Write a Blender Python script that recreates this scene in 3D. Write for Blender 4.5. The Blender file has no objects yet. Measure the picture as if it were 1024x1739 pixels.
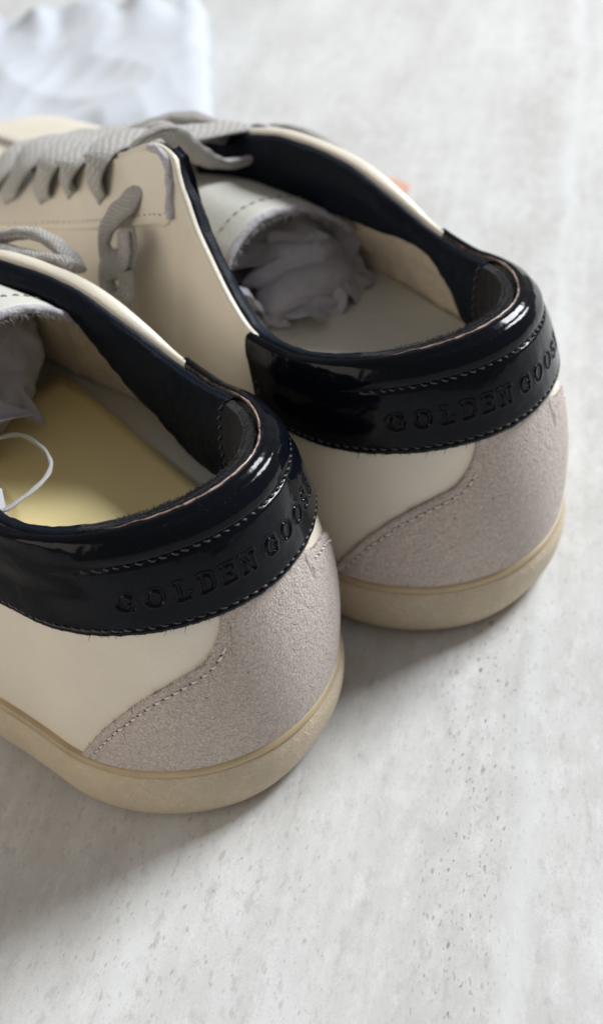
import bpy, math
import numpy as np
from mathutils import Vector, Matrix, noise

sc = bpy.context.scene
CM = 0.01
# ------------------------------------------------------------------ camera
PITCH, ROLL, CAM_H = math.radians(39.61), math.radians(-6.28), 25.45
fwd = np.array([0, math.cos(PITCH), -math.sin(PITCH)])
upv = np.array([0, math.sin(PITCH), math.cos(PITCH)])
rtv = np.array([1.0, 0, 0])
cr, sr = math.cos(ROLL), math.sin(ROLL)
right = cr * rtv + sr * upv
up = cr * upv - sr * rtv
cam_d = bpy.data.cameras.new('camera')
cam = bpy.data.objects.new('camera', cam_d)
sc.collection.objects.link(cam)
cam.matrix_world = Matrix(((right[0], up[0], -fwd[0], 0), (right[1], up[1], -fwd[1], 0),
                           (right[2], up[2], -fwd[2], CAM_H * CM), (0, 0, 0, 1)))
cam_d.sensor_fit = 'VERTICAL'
cam_d.sensor_height = 24.0
cam_d.lens = 24.0 * 2309.3 / 1739.0
cam_d.clip_start = 0.01
cam_d.clip_end = 50
cam_d.dof.use_dof = True
cam_d.dof.focus_distance = 0.295
cam_d.dof.aperture_fstop = 8.5
sc.camera = cam
# ------------------------------------------------------------------ light
world = bpy.data.worlds.new('World')
sc.world = world
world.use_nodes = True
wn = world.node_tree.nodes['Background']
wn.inputs['Color'].default_value = (1.0, 0.955, 0.915, 1)
wn.inputs['Strength'].default_value = 0.21


def area(name, loc, target, sx, sy, power, col):
    l = bpy.data.lights.new(name, 'AREA')
    l.shape = 'RECTANGLE'
    l.size, l.size_y, l.energy, l.color = sx, sy, power, col
    o = bpy.data.objects.new(name, l)
    sc.collection.objects.link(o)
    o.location = loc
    d = Vector(target) - Vector(loc)
    o.rotation_euler = d.to_track_quat('-Z', 'Y').to_euler()
    return o


area('window_light', (1.75, 1.50, 1.60), (0.03, 0.28, 0.0), 0.85, 0.85, 103, (0.93, 0.97, 1.0))
area('fill_light', (-1.7, -0.5, 0.75), (0.0, 0.28, 0.05), 1.6, 1.0, 11, (1.0, 0.91, 0.78))  # unseen fill lamp, added to brighten the shaded near sides of the shoes
sc.view_settings.view_transform = 'Standard'
sc.view_settings.look = 'None'
sc.view_settings.exposure = 0.05
sc.view_settings.gamma = 1.0


# ------------------------------------------------------------------ materials
class NT:
    def __init__(s, name):
        s.m = bpy.data.materials.new(name)
        s.m.use_nodes = True
        s.t = s.m.node_tree
        s.b = s.t.nodes['Principled BSDF']
        s.tc = s.t.nodes.new('ShaderNodeTexCoord').outputs['Object']

    def n(s, typ, **kw):
        x = s.t.nodes.new('ShaderNode' + typ)
        for k, v in kw.items():
            if k in x.inputs:
                s.set(x.inputs[k], v)
            else:
                setattr(x, k, v)
        return x

    def set(s, inp, v):
        if isinstance(v, bpy.types.NodeSocket):
            s.t.links.new(v, inp)
        else:
            if hasattr(inp.default_value, '__len__') and len(inp.default_value) == 4 and len(v) == 3:
                v = (*v, 1)
            inp.default_value = v

    def p(s, **kw):
        for k, v in kw.items():
            s.set(s.b.inputs[k.replace('_', ' ')], v)

    def mapping(s, scale=(1, 1, 1), rot=(0, 0, 0), src=None):
        m = s.n('Mapping', Scale=scale, Rotation=rot)
        s.set(m.inputs['Vector'], src or s.tc)
        return m.outputs[0]

    def noise(s, scale, detail=4, rough=0.55, src=None, dist=0.0):
        x = s.n('TexNoise', Scale=scale, Detail=detail, Roughness=rough, Distortion=dist)
        s.set(x.inputs['Vector'], src or s.tc)
        return x.outputs['Fac']

    def ramp(s, fac, stops, interp='LINEAR'):
        r = s.n('ValToRGB')
        s.set(r.inputs[0], fac)
        cr_ = r.color_ramp
        cr_.interpolation = interp
        while len(cr_.elements) < len(stops):
            cr_.elements.new(0.5)
        for e, (p_, c) in zip(cr_.elements, stops):
            e.position = p_
            e.color = (*c, 1) if hasattr(c, '__len__') else (c, c, c, 1)
        return r.outputs[0]

    def mix(s, fac, a, b, blend='MIX'):
        x = s.n('Mix', data_type='RGBA', blend_type=blend)
        s.set(x.inputs[0], fac)
        s.set(x.inputs[6], a)
        s.set(x.inputs[7], b)
        return x.outputs[2]

    def math(s, op, a, b=0.0):
        x = s.n('Math', operation=op)
        s.set(x.inputs[0], a)
        s.set(x.inputs[1], b)
        return x.outputs[0]

    def bump(s, h, dist, strength=1.0, prev=None):
        x = s.n('Bump', Distance=dist, Strength=strength)
        s.set(x.inputs['Height'], h)
        if prev is not None:
            s.set(x.inputs['Normal'], prev)
        return x.outputs[0]


def mat_leather(name, col, rough=0.42, spots=0.06, coat=0.0):
    t = NT(name)
    big = t.noise(35, 3)
    c2 = tuple(x * (1 - spots * 2) for x in col)
    c = t.mix(t.ramp(big, [(0.3, 0.0), (0.75, 1.0)]), col, c2)
    fine = t.n('TexVoronoi', Scale=1400.0)
    t.set(fine.inputs['Vector'], t.tc)
    b1 = t.bump(fine.outputs['Distance'], 0.00008, 0.6)
    b2 = t.bump(t.noise(90, 4), 0.0009, 0.5, b1)
    t.p(Base_Color=c, Roughness=rough, Normal=b2)
    t.b.inputs['Coat Weight'].default_value = coat
    t.b.inputs['Specular IOR Level'].default_value = 0.45
    return t.m


M = {}
M['cream'] = mat_leather('cream leather', (0.88, 0.805, 0.68), 0.36)
M['white_lining'] = mat_leather('off white leather', (0.66, 0.65, 0.59), 0.5)
M['collar'] = mat_leather('blue black collar leather', (0.005, 0.0085, 0.017), 0.55, 0.15)
M['collar'].node_tree.nodes['Principled BSDF'].inputs['Specular IOR Level'].default_value = 0.15

t = NT('black patent leather')
b = t.bump(t.noise(85, 3, 0.5), 0.0014, 0.45)
b = t.bump(t.noise(700, 2, 0.5), 0.00003, 0.4, b)
t.p(Base_Color=(0.003, 0.0045, 0.009), Roughness=t.ramp(t.noise(120, 5), [(0.3, 0.07), (0.8, 0.2)]), Normal=b)
t.b.inputs['Specular IOR Level'].default_value = 0.15
dust = t.ramp(t.noise(2600, 2, 0.5), [(0.70, 0.0), (0.76, 0.5)])
t.p(Base_Color=t.mix(dust, (0.003, 0.004, 0.007), (0.10, 0.10, 0.11)))
M['patent'] = t.m

t = NT('black patent cut edge')
t.p(Base_Color=(0.012, 0.012, 0.015), Roughness=0.55, Normal=t.bump(t.noise(1500, 3), 0.0002, 0.8))
M['patent_edge'] = t.m


t = NT('pinkish cut leather edge')
t.p(Base_Color=t.mix(t.ramp(t.noise(320, 4, 0.7), [(0.35, 0.0), (0.55, 1.0)]), (0.06, 0.045, 0.045), (0.50, 0.36, 0.32)), Roughness=0.3)
M['pink_edge'] = t.m
t = NT('worn cut edge')
t.p(Base_Color=t.mix(t.ramp(t.noise(260, 4, 0.7), [(0.4, 0.0), (0.6, 1.0)]), (0.02, 0.018, 0.018), (0.22, 0.155, 0.135)), Roughness=0.35)
M['cut_edge'] = t.m


def mat_suede(name, col, dark, amp=0.00035, scale=1500):
    t = NT(name)
    grain = t.noise(scale, 3, 0.6, dist=0.6)
    mid = t.noise(260, 4, 0.6)
    big = t.noise(38, 3, 0.55)
    c = t.mix(t.ramp(grain, [(0.34, 0.0), (0.66, 1.0)]), dark, col)
    c = t.mix(t.ramp(mid, [(0.35, 0.25), (0.7, 0.0)]), c, dark)
    c = t.mix(t.ramp(big, [(0.35, 0.3), (0.7, 0.0)]), c, dark)
    sp = t.noise(330, 1, 0.3)
    c = t.mix(t.ramp(sp, [(0.76, 0.0), (0.80, 0.6)]), c, tuple(x * 0.3 for x in dark))
    b = t.bump(grain, amp, 0.9)
    b = t.bump(mid, amp * 1.6, 0.5, b)
    t.p(Base_Color=c, Roughness=0.95, Normal=b)
    t.b.inputs['Sheen Weight'].default_value = 0.35
    t.b.inputs['Sheen Roughness'].default_value = 0.4
    t.b.inputs['Specular IOR Level'].default_value = 0.15
    return t.m


M['suede'] = mat_suede('mauve grey suede', (0.88, 0.77, 0.70), (0.62, 0.53, 0.475), 0.0014, 1500)
M['raw'] = mat_suede('raw grey suede edge', (0.72, 0.69, 0.73), (0.42, 0.40, 0.44), 0.0005)
M['fleece'] = mat_suede('tan fleece lining', (0.86, 0.75, 0.60), (0.70, 0.59, 0.46), 0.0006, 900)
M['black_suede'] = mat_suede('black suede', (0.030, 0.030, 0.034), (0.008, 0.008, 0.010), 0.0004, 1700)
M['black_suede'].node_tree.nodes['Principled BSDF'].inputs['Sheen Weight'].default_value = 0.15

t = NT('crackled cream rubber')
v1 = t.n('TexVoronoi', Scale=270.0, feature='DISTANCE_TO_EDGE')
wv = t.n('VectorMath', operation='ADD')
nn = t.n('TexNoise', Scale=160.0, Detail=3.0)
t.set(nn.inputs['Vector'], t.tc)
sc_ = t.n('VectorMath', operation='SCALE')
t.set(sc_.inputs[0], nn.outputs['Color'])
sc_.inputs['Scale'].default_value = 0.009
t.set(wv.inputs[0], t.tc)
t.set(wv.inputs[1], sc_.outputs[0])
t.set(v1.inputs['Vector'], wv.outputs[0])
v2 = t.n('TexVoronoi', Scale=600.0, feature='DISTANCE_TO_EDGE')
t.set(v2.inputs['Vector'], wv.outputs[0])
e1 = t.ramp(v1.outputs['Distance'], [(0.0, 0.0), (0.07, 1.0)])
e2 = t.ramp(v2.outputs['Distance'], [(0.0, 0.35), (0.08, 1.0)])
lines = t.math('MULTIPLY', e1, e2)
c = t.mix(t.ramp(t.noise(55, 4), [(0.3, 0.0), (0.7, 1.0)]), (0.64, 0.53, 0.385), (0.50, 0.415, 0.30))
c = t.mix(lines, t.mix(0.35, c, (0.74, 0.65, 0.50)), c)
t.p(Base_Color=c, Roughness=0.5, Normal=t.bump(t.math('SUBTRACT', 1.0, lines), 0.0002, 0.5, t.bump(t.noise(500, 4), 0.00015, 0.6)))
M['rubber'] = t.m

t = NT('tan rubber lip')
c = t.mix(t.ramp(t.noise(90, 5), [(0.35, 0.0), (0.7, 1.0)]), (0.56, 0.43, 0.26), (0.44, 0.34, 0.21))
t.p(Base_Color=c, Roughness=0.45, Normal=t.bump(t.noise(600, 3), 0.0001, 0.6))
M['lip'] = t.m

t = NT('grey cotton lace')
uvn = t.n('UVMap')
mp = t.mapping((1, 1, 1), src=uvn.outputs[0])
w1 = t.n('TexWave', wave_type='BANDS', bands_direction='DIAGONAL', Scale=4.2, Distortion=1.1)
t.set(w1.inputs['Vector'], mp)
mp2 = t.mapping((1, -1, 1), src=uvn.outputs[0])
w2 = t.n('TexWave', wave_type='BANDS', bands_direction='DIAGONAL', Scale=4.2, Distortion=1.1)
t.set(w2.inputs['Vector'], mp2)
w1.inputs['Detail Scale'].default_value = 3
ww = t.math('MULTIPLY', w1.outputs['Fac'], w2.outputs['Fac'])
fz = t.noise(1800, 3)
c = t.mix(t.ramp(ww, [(0.0, 0.0), (0.5, 1.0)]), (0.36, 0.34, 0.315), (0.62, 0.60, 0.57))
c = t.mix(t.ramp(fz, [(0.4, 0.0), (0.75, 0.5)]), c, (0.58, 0.57, 0.56))
t.p(Base_Color=c, Roughness=0.95, Normal=t.bump(fz, 0.0005, 0.9, t.bump(ww, 0.0005, 0.8)))
t.b.inputs['Sheen Weight'].default_value = 0.4
M['lace'] = t.m

t = NT('dark thread')
t.p(Base_Color=(0.05, 0.052, 0.06), Roughness=0.45)
M['thread'] = t.m
t = NT('grey thread')
t.p(Base_Color=(0.30, 0.265, 0.245), Roughness=0.7)
M['thread_grey'] = t.m

t = NT('needle hole')
t.p(Base_Color=(0.06, 0.045, 0.04), Roughness=0.95)
M['hole'] = t.m
t = NT('pale thread')
t.p(Base_Color=(0.85, 0.77, 0.71), Roughness=0.6)
M['thread_pale'] = t.m
t = NT('crumpled tissue paper')
c = t.mix(t.noise(40, 4), (0.80, 0.79, 0.88), (0.70, 0.68, 0.77))
t.p(Base_Color=c, Roughness=0.75, Normal=t.bump(t.n('TexVoronoi', Scale=120.0).outputs['Distance'], 0.0012, 0.7, t.bump(t.noise(300, 5, 0.6), 0.0004, 0.6)))
t.b.inputs['Subsurface Weight'].default_value = 0.0
M['tissue'] = t.m

t = NT('yellow card')
c = t.mix(t.noise(30, 4), (0.98, 0.83, 0.44), (0.94, 0.78, 0.39))
t.p(Base_Color=c, Roughness=0.6, Normal=t.bump(t.noise(900, 3), 0.00005, 0.6))
M['yellow'] = t.m

t = NT('white card')
t.p(Base_Color=(0.75, 0.76, 0.80), Roughness=0.5)
M['white_card'] = t.m

t = NT('white twisted cord')
u_ = t.n('UVMap')
w = t.n('TexWave', wave_type='BANDS', bands_direction='DIAGONAL', Scale=5.0)
t.set(w.inputs['Vector'], u_.outputs[0])
t.p(Base_Color=(0.85, 0.83, 0.80), Roughness=0.5, Normal=t.bump(w.outputs['Fac'], 0.0003, 0.8))
M['cord'] = t.m

t = NT('pale blue satin')
c = t.mix(t.noise(12, 3), (0.66, 0.69, 0.74), (0.54, 0.58, 0.65))
t.p(Base_Color=c, Roughness=0.33, Normal=t.bump(t.noise(30, 3), 0.003, 0.4))
t.b.inputs['Sheen Weight'].default_value = 0.4
M['satin'] = t.m

t = NT('peach card')
t.p(Base_Color=(0.72, 0.40, 0.30), Roughness=0.6)
M['peach'] = t.m

# floor: pale limewashed board; streaks run along object Y
t = NT('pale speckled board')
vs = t.mapping((1, 0.16, 1))
vs2 = t.mapping((1, 0.42, 1))
vl = t.mapping((1, 0.035, 1))
cloud = t.noise(26, 5, 0.6, t.mapping((1, 0.45, 1)))
c = t.mix(t.ramp(cloud, [(0.36, 0.0), (0.62, 1.0)]), (0.585, 0.575, 0.56), (0.715, 0.715, 0.71))
c = t.mix(t.ramp(t.noise(75, 5, 0.65, vs), [(0.35, 0.35), (0.55, 0.0)]), c, (0.52, 0.515, 0.50))
c = t.mix(t.ramp(t.noise(320, 5, 0.75, vs2), [(0.36, 0.55), (0.47, 0.0), (0.55, 0.0), (0.70, 0.0)]), c, (0.46, 0.455, 0.44))
c = t.mix(t.ramp(t.noise(260, 5, 0.75, vs2), [(0.5, 0.0), (0.66, 0.6)]), c, (0.78, 0.78, 0.775))
c = t.mix(t.ramp(t.noise(1500, 3, 0.7, t.tc), [(0.35, 0.25), (0.5, 0.0)]), c, (0.42, 0.42, 0.41))
c = t.mix(t.ramp(t.noise(120, 4, 0.7, vs2), [(0.52, 0.0), (0.68, 0.35)]), c, (0.52, 0.49, 0.47))
c = t.mix(t.ramp(t.noise(130, 3, 0.6, t.mapping((1, 0.05, 1))), [(0.40, 0.16), (0.55, 0.0)]), c, (0.52, 0.51, 0.50))
c = t.mix(t.ramp(t.noise(90, 3, 0.6, t.mapping((1, 0.06, 1))), [(0.5, 0.0), (0.7, 0.25)]), c, (0.79, 0.79, 0.785))
# light brushed streaks
c = t.mix(t.ramp(t.noise(38, 2, 0.5, vl), [(0.60, 0.0), (0.70, 0.45)]), c, (0.74, 0.755, 0.75))
# faint brown hairlines
sx = t.n('SeparateXYZ')
t.set(sx.inputs[0], t.tc)
wob = t.math('MULTIPLY', t.math('SUBTRACT', t.noise(22, 3, 0.5), 0.5), 0.012)
xx = t.math('ADD', sx.outputs[0], wob)


def line(x0, wdt):
    d = t.math('ABSOLUTE', t.math('SUBTRACT', xx, x0))
    return t.ramp(t.math('DIVIDE', d, wdt), [(0.0, 1.0), (1.0, 0.0)])


brk = t.ramp(t.noise(90, 4, 0.6, vs2), [(0.45, 0.0), (0.65, 0.45)])
FL = {}
M['floor_t'] = t
FLOOR_C = (c, line, brk, vs2, xx)


def finish_floor():
    c, line, brk, vs2, xx = FLOOR_C
    t = M['floor_t']
    for x0, w_ in ((-0.0345, 0.0007), (-0.19, 0.0016), (0.34, 0.0015), (-0.42, 0.002)):
        c = t.mix(t.math('MULTIPLY', line(x0, w_), brk), c, (0.34, 0.29, 0.27))
    # broad pale streak
    d = t.math('ABSOLUTE', t.math('SUBTRACT', xx, 0.0186))
    st = t.ramp(t.math('DIVIDE', d, 0.0042), [(0.15, 1.0), (1.0, 0.0)])
    c = t.mix(t.math('MULTIPLY', t.math('MULTIPLY', st, 0.6), t.ramp(t.noise(45, 3, 0.6, t.mapping((1, 0.3, 1))), [(0.3, 0.3), (0.6, 1.0)])), c, (0.74, 0.765, 0.765))
    # dark specks, clustered
    clus = t.ramp(t.noise(16, 3, 0.6, t.mapping((1, 0.3, 1))), [(0.42, 0.0), (0.62, 1.0)])
    g_ = t.math('DIVIDE', t.math('SUBTRACT', xx, 0.006), 0.009)
    g_ = t.math('POWER', 2.718, t.math('MULTIPLY', t.math('MULTIPLY', g_, g_), -1.0))
    clus = t.math('ADD', t.math('MULTIPLY', clus, 0.35), t.math('MULTIPLY', g_, 0.75))
    c = t.mix(t.math('MULTIPLY', g_, t.ramp(t.noise(200, 4, 0.7, vs2), [(0.4, 0.0), (0.65, 0.5)])), c, (0.50, 0.475, 0.45))
    for scl, lo, hi, st_ in ((900, 0.64, 0.73, 0.75), (520, 0.66, 0.74, 0.75), (300, 0.69, 0.76, 0.6), (1800, 0.64, 0.74, 0.4)):
        sp = t.ramp(t.noise(scl, 1.5, 0.45, vs2), [(lo, 0.0), (hi, st_)])
        c = t.mix(t.math('MULTIPLY', sp, t.math('ADD', t.math('MULTIPLY', clus, 0.95), 0.08)), c, (0.14, 0.125, 0.115))
    bmp = t.bump(t.noise(420, 4, 0.7, vs2), 0.0001, 0.5)
    t.p(Base_Color=c, Roughness=0.55, Normal=bmp)
    t.b.inputs['Specular IOR Level'].default_value = 0.4
    M['floor'] = t.m


finish_floor()


# ------------------------------------------------------------------ helpers
def empty(name, loc=(0, 0, 0), rz=0.0):
    o = bpy.data.objects.new(name, None)
    sc.collection.objects.link(o)
    o.location = Vector(loc) * CM
    o.rotation_euler = (0, 0, rz)
    o.empty_display_size = 0.02
    return o


def tag(o, label=None, cat=None, group=None, kind=None):
    for k, v in (('label', label), ('category', cat), ('group', group), ('kind', kind)):
        if v:
            o[k] = v
    return o


def build(name, V, F, mats, parent=None, smooth=True, mi=None, uv=None):
    me = bpy.data.meshes.new(name)
    me.from_pydata((np.asarray(V, float) * CM).tolist(), [], [tuple(map(int, f)) for f in F])
    for m in (mats if isinstance(mats, (list, tuple)) else [mats]):
        me.materials.append(m)
    if mi is not None:
        me.polygons.foreach_set('material_index', np.asarray(mi, np.int32))
    if smooth:
        me.polygons.foreach_set('use_smooth', np.ones(len(me.polygons), bool))
    if uv is not None:
        l = me.uv_layers.new(name='UVMap')
        li = np.zeros(len(me.loops), np.int32)
        me.loops.foreach_get('vertex_index', li)
        l.data.foreach_set('uv', np.asarray(uv, np.float32)[li].ravel())
    me.update()
    o = bpy.data.objects.new(name, me)
    sc.collection.objects.link(o)
    if parent:
        o.parent = parent
    return o


def gridfaces(nu, nv, off=0, closeu=False, flip=False):
    F = []
    for i in range(nu if closeu else nu - 1):
        j = (i + 1) % nu
        for k in range(nv - 1):
            a, b_, c_, d = off + i * nv + k, off + j * nv + k, off + j * nv + k + 1, off + i * nv + k + 1
            F.append((a, d, c_, b_) if flip else (a, b_, c_, d))
    return F


def spline(P, n=None, per=10, closed=False):
    """Catmull-Rom through the points P (m,d)."""
    P = np.asarray(P, float)
    m = len(P)
    Q = np.vstack([2 * P[0] - P[1], P, 2 * P[-1] - P[-2]])
    out = []
    for i in range(m - 1):
        p0, p1, p2, p3 = Q[i], Q[i + 1], Q[i + 2], Q[i + 3]
        for t_ in np.linspace(0, 1, per, endpoint=False):
            out.append(0.5 * (2 * p1 + (p2 - p0) * t_ + (2 * p0 - 5 * p1 + 4 * p2 - p3) * t_ ** 2 + (3 * p1 - p0 - 3 * p2 + p3) * t_ ** 3))
    out.append(P[-1])
    return np.array(out)


def resample(C, n):
    d = np.r_[0, np.cumsum(np.linalg.norm(np.diff(C, axis=0), axis=1))]
    s = np.linspace(0, d[-1], n)
    return np.array([np.interp(s, d, C[:, k]) for k in range(C.shape[1])]).T


def smoothstep(a, b, x):
    t_ = np.clip((np.asarray(x, float) - a) / (b - a), 0, 1)
    return t_ * t_ * (3 - 2 * t_)


def ci(x, pts):
    """smooth (monotone-ish cubic) interpolation of (x, value) control points"""
    xs = np.array([p[0] for p in pts], float)
    ys = np.array([p[1] for p in pts], float)
    d = np.diff(ys) / np.diff(xs)
    m = np.zeros(len(xs))
    m[1:-1] = np.where(d[:-1] * d[1:] > 0, 2 * d[:-1] * d[1:] / np.where(d[:-1] + d[1:] == 0, 1, d[:-1] + d[1:]), 0)
    m[0], m[-1] = d[0], d[-1]
    x = np.clip(np.asarray(x, float), xs[0], xs[-1])
    i = np.clip(np.searchsorted(xs, x, side='right') - 1, 0, len(xs) - 2)
    h = xs[i + 1] - xs[i]
    t_ = (x - xs[i]) / h
    return ((2 * t_**3 - 3 * t_**2 + 1) * ys[i] + (t_**3 - 2 * t_**2 + t_) * h * m[i]
            + (-2 * t_**3 + 3 * t_**2) * ys[i + 1] + (t_**3 - t_**2) * h * m[i + 1])


# ------------------------------------------------------------------ the shoe's form
# A station u (about centimetres along the outline) runs from 0 at the back of the heel,
# + on one side and - on the other; x is the distance toward the toe, z is up.
QH = 6.0          # the heel quarter-turn ends at |u| = QH
XTOE = 30.3
TOP_N = [(5.0, 7.33), (5.9, 7.35), (6.85, 7.95), (7.6, 8.45), (8.5, 9.3), (9.0, 9.95), (9.35, 10.85), (9.9, 10.95), (12.3, 10.0),
         (15, 8.75), (17.5, 7.75), (20, 6.75), (22, 6.35), (24, 6.15), (26, 5.9), (28, 5.0), (29.4, 3.6), (30.3, 1.9)]
TOP_F = [(5.0, 7.33), (6.1, 7.5), (7.4, 8.15), (9.2, 8.8), (11.2, 9.15), (12.8, 8.85), (14.2, 8.3), (17.5, 7.3), (20, 6.6), (22, 6.35),
         (24, 6.15), (26, 5.9), (28, 5.0), (29.4, 3.6), (30.3, 1.9)]
YT_N = [(5.0, 3.62), (6, 3.5), (7.6, 3.25), (8.5, 3.1), (9.35, 2.85), (12.3, 2.55), (20, 1.7), (22, 0.7), (23, 0.0), (30.3, 0)]
YT_F = [(5.0, 3.62), (6.1, 3.5), (7.4, 3.3), (9.2, 3.1), (11.2, 2.6), (14.2, 2.25), (20, 1.7), (22, 0.7), (23, 0.0), (30.3, 0)]
WS = [(4.0, 3.95), (8, 4.3), (13, 4.65), (18, 5.15), (22, 5.2), (25.5, 4.8), (28.0, 3.6), (29.7, 1.9), (30.3, 0.0)]
# rows of the upper: back offset, heel half width, heel depth, z(back), z at x=6
ROW = [  # back, hw, L, z0, z6
    (0.17, 3.78, 3.9, 1.30, 1.30),
    (0.10, 3.75, 3.9, 3.10, 2.90),
    (0.42, 3.52, 3.9, 5.60, 4.95),
    (0.80, 3.40, 3.75, 7.35, 6.55),
    (1.20, 3.42, 3.5, 8.06, 7.33),
]


def row_point(k, u):
    """3-D key point of row k at stations u (array)."""
    u = np.asarray(u, float)
    back, hw, L, z0, z6 = ROW[k]
    au, sg = np.abs(u), np.where(u >= 0, 1.0, -1.0)
    th = np.clip(au / QH, 0, 1) * np.pi / 2
    xh = back + L * (1 - np.cos(th))
    yh = hw * np.sin(th)
    zt_h = (1 - np.cos(th)) ** 1.1
    zh = z0 + (z6 - z0) * zt_h * 0.9
    x5 = back + L
    s_ = np.clip((au - QH) / (XTOE - 5.0 - 0.0), 0, 1)
    xf = x5 + (XTOE - 0.15 - x5) * s_ if k < 4 else x5 + (XTOE - 0.3 - x5) * s_
    wS = ci(xf, WS)
    wS0 = ci(np.array([x5]), WS)[0]
    topz = np.where(u >= 0, ci(xf, TOP_N), ci(xf, TOP_F))
    topy = np.where(u >= 0, ci(xf, YT_N), ci(xf, YT_F))
    bl = smoothstep(4.0, 9.0, xf)
    if k == 0:
        yf = hw + (wS - 0.17 - hw) * smoothstep(3.5, 9, xf)
        zf = np.full_like(xf, z6)
    else:
        fr = {1: 0.22, 2: 0.50, 3: 0.78, 4: 1.0}[k]
        # cross-section of the fore part: bulging quarter ellipse from sole edge to topline
        zb = 1.3
        a_ = fr * np.pi / 2
        toe = smoothstep(13, 22, xf)
        zl = zb + (topz - zb) * fr
        ze = zb + (topz - zb) * np.sin(a_) ** 0.95
        w0 = wS - 0.17
        yl = w0 + (topy - w0) * fr ** 1.5
        ye = topy + (w0 - topy) * np.cos(a_) ** 0.62
        zf_ = zl + (ze - zl) * toe
        yf_ = yl + (ye - yl) * toe
        if k == 4:
            zf_, yf_ = topz, topy
        zh_end = z0 + (z6 - z0) * 0.9
        b2 = smoothstep(x5 - 0.2, x5 + 3.5, xf)
        zf = (zh_end + (z6 - zh_end) * np.clip((xf - x5) / 2.0, 0, 1)) * (1 - b2) + zf_ * b2
        yf = hw * (1 - b2) + yf_ * b2
    fo = au > QH
    X = np.where(fo, xf, xh)
    Y = np.where(fo, yf, yh) * sg
    asym = (0, 0.24, 0.24, 0.05, 0)[k] * smoothstep(0.5, 4.0, -u) * (1 - smoothstep(9, 14, -u))
    Y = Y - asym
    Y = Y + (0, 0, 0, 0.08, 0.28)[k] * smoothstep(0.3, 3.5, -u) * (1 - smoothstep(5.2, 8.5, -u))
    Z = np.where(fo, zf, zh)
    return np.stack([X, Y, Z], -1)


def skin(u, t_):
    """outer surface of the upper; t 0 (sole) .. 1 (topline). u,t broadcastable arrays."""
    u, t_ = np.broadcast_arrays(np.asarray(u, float), np.asarray(t_, float))
    K = np.stack([row_point(k, u) for k in range(5)], 0)
    kt = np.array([0, 0.27, 0.62, 0.87, 1.0])
    # tangents (Catmull-Rom, non uniform)
    T = np.zeros_like(K)
    for i in range(1, 4):
        d0 = (K[i] - K[i - 1]) / (kt[i] - kt[i - 1])
        d1 = (K[i + 1] - K[i]) / (kt[i + 1] - kt[i])
        h0, h1 = kt[i] - kt[i - 1], kt[i + 1] - kt[i]
        T[i] = (d0 * h1 + d1 * h0) / (h0 + h1)
    T[0] = 2 * (K[1] - K[0]) / kt[1] - T[1]
    T[4] = 2 * (K[4] - K[3]) / (kt[4] - kt[3]) - T[3]
    i = np.clip(np.searchsorted(kt, t_, side='right') - 1, 0, 3)
    h = (kt[i + 1] - kt[i])
    s_ = ((t_ - kt[i]) / h)[..., None]
    h = h[..., None]
    g = lambda A, j: np.take_along_axis(A, j[None, ..., None], 0)[0]
    return ((2 * s_**3 - 3 * s_**2 + 1) * g(K, i) + (s_**3 - 2 * s_**2 + s_) * h * g(T, i)
            + (-2 * s_**3 + 3 * s_**2) * g(K, i + 1) + (s_**3 - s_**2) * h * g(T, i + 1))


def skin_n(u, t_):
    e = 0.02
    du = skin(np.asarray(u) + e, t_) - skin(np.asarray(u) - e, t_)
    dt = skin(u, np.clip(np.asarray(t_) + 0.004, 0, 1)) - skin(u, np.clip(np.asarray(t_) - 0.004, 0, 1))
    n = np.cross(dt, du)
    n /= np.maximum(np.linalg.norm(n, axis=-1, keepdims=True), 1e-9)
    return n  # points outward


def u_of_x(x):
    """station on the fore part whose topline lies at x"""
    x5 = ROW[4][0] + ROW[4][2]
    return QH + (x - x5) / (XTOE - 0.3 - x5) * (XTOE - 5.0)
# ==== END FORM


def topz_far(x):
    return ci(x, TOP_F)


def hnorm(u, t_=1.0):
    n = skin_n(u, np.full(np.shape(u), t_) if np.shape(u) else t_)
    n = n.copy()
    n[..., 2] = 0
    return n / np.maximum(np.linalg.norm(n, axis=-1, keepdims=True), 1e-9)


ZU = np.array([0, 0, 1.0])


def section_grid(us, sec, per=6):
    """sec(u array)-> list of (nu,3) key rows; spline between them -> grid V (nu*nv), nv"""
    rows = np.stack(sec(us), 1)          # nu, m, 3
    G = np.stack([spline(r, per=per) for r in rows], 0)
    return G


def sheet(name, G, mats, parent, flip=False, mi=None, uv=None):
    nu, nv = G.shape[:2]
    return build(name, G.reshape(-1, 3), gridfaces(nu, nv, flip=flip), mats, parent, mi=mi, uv=uv)


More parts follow.
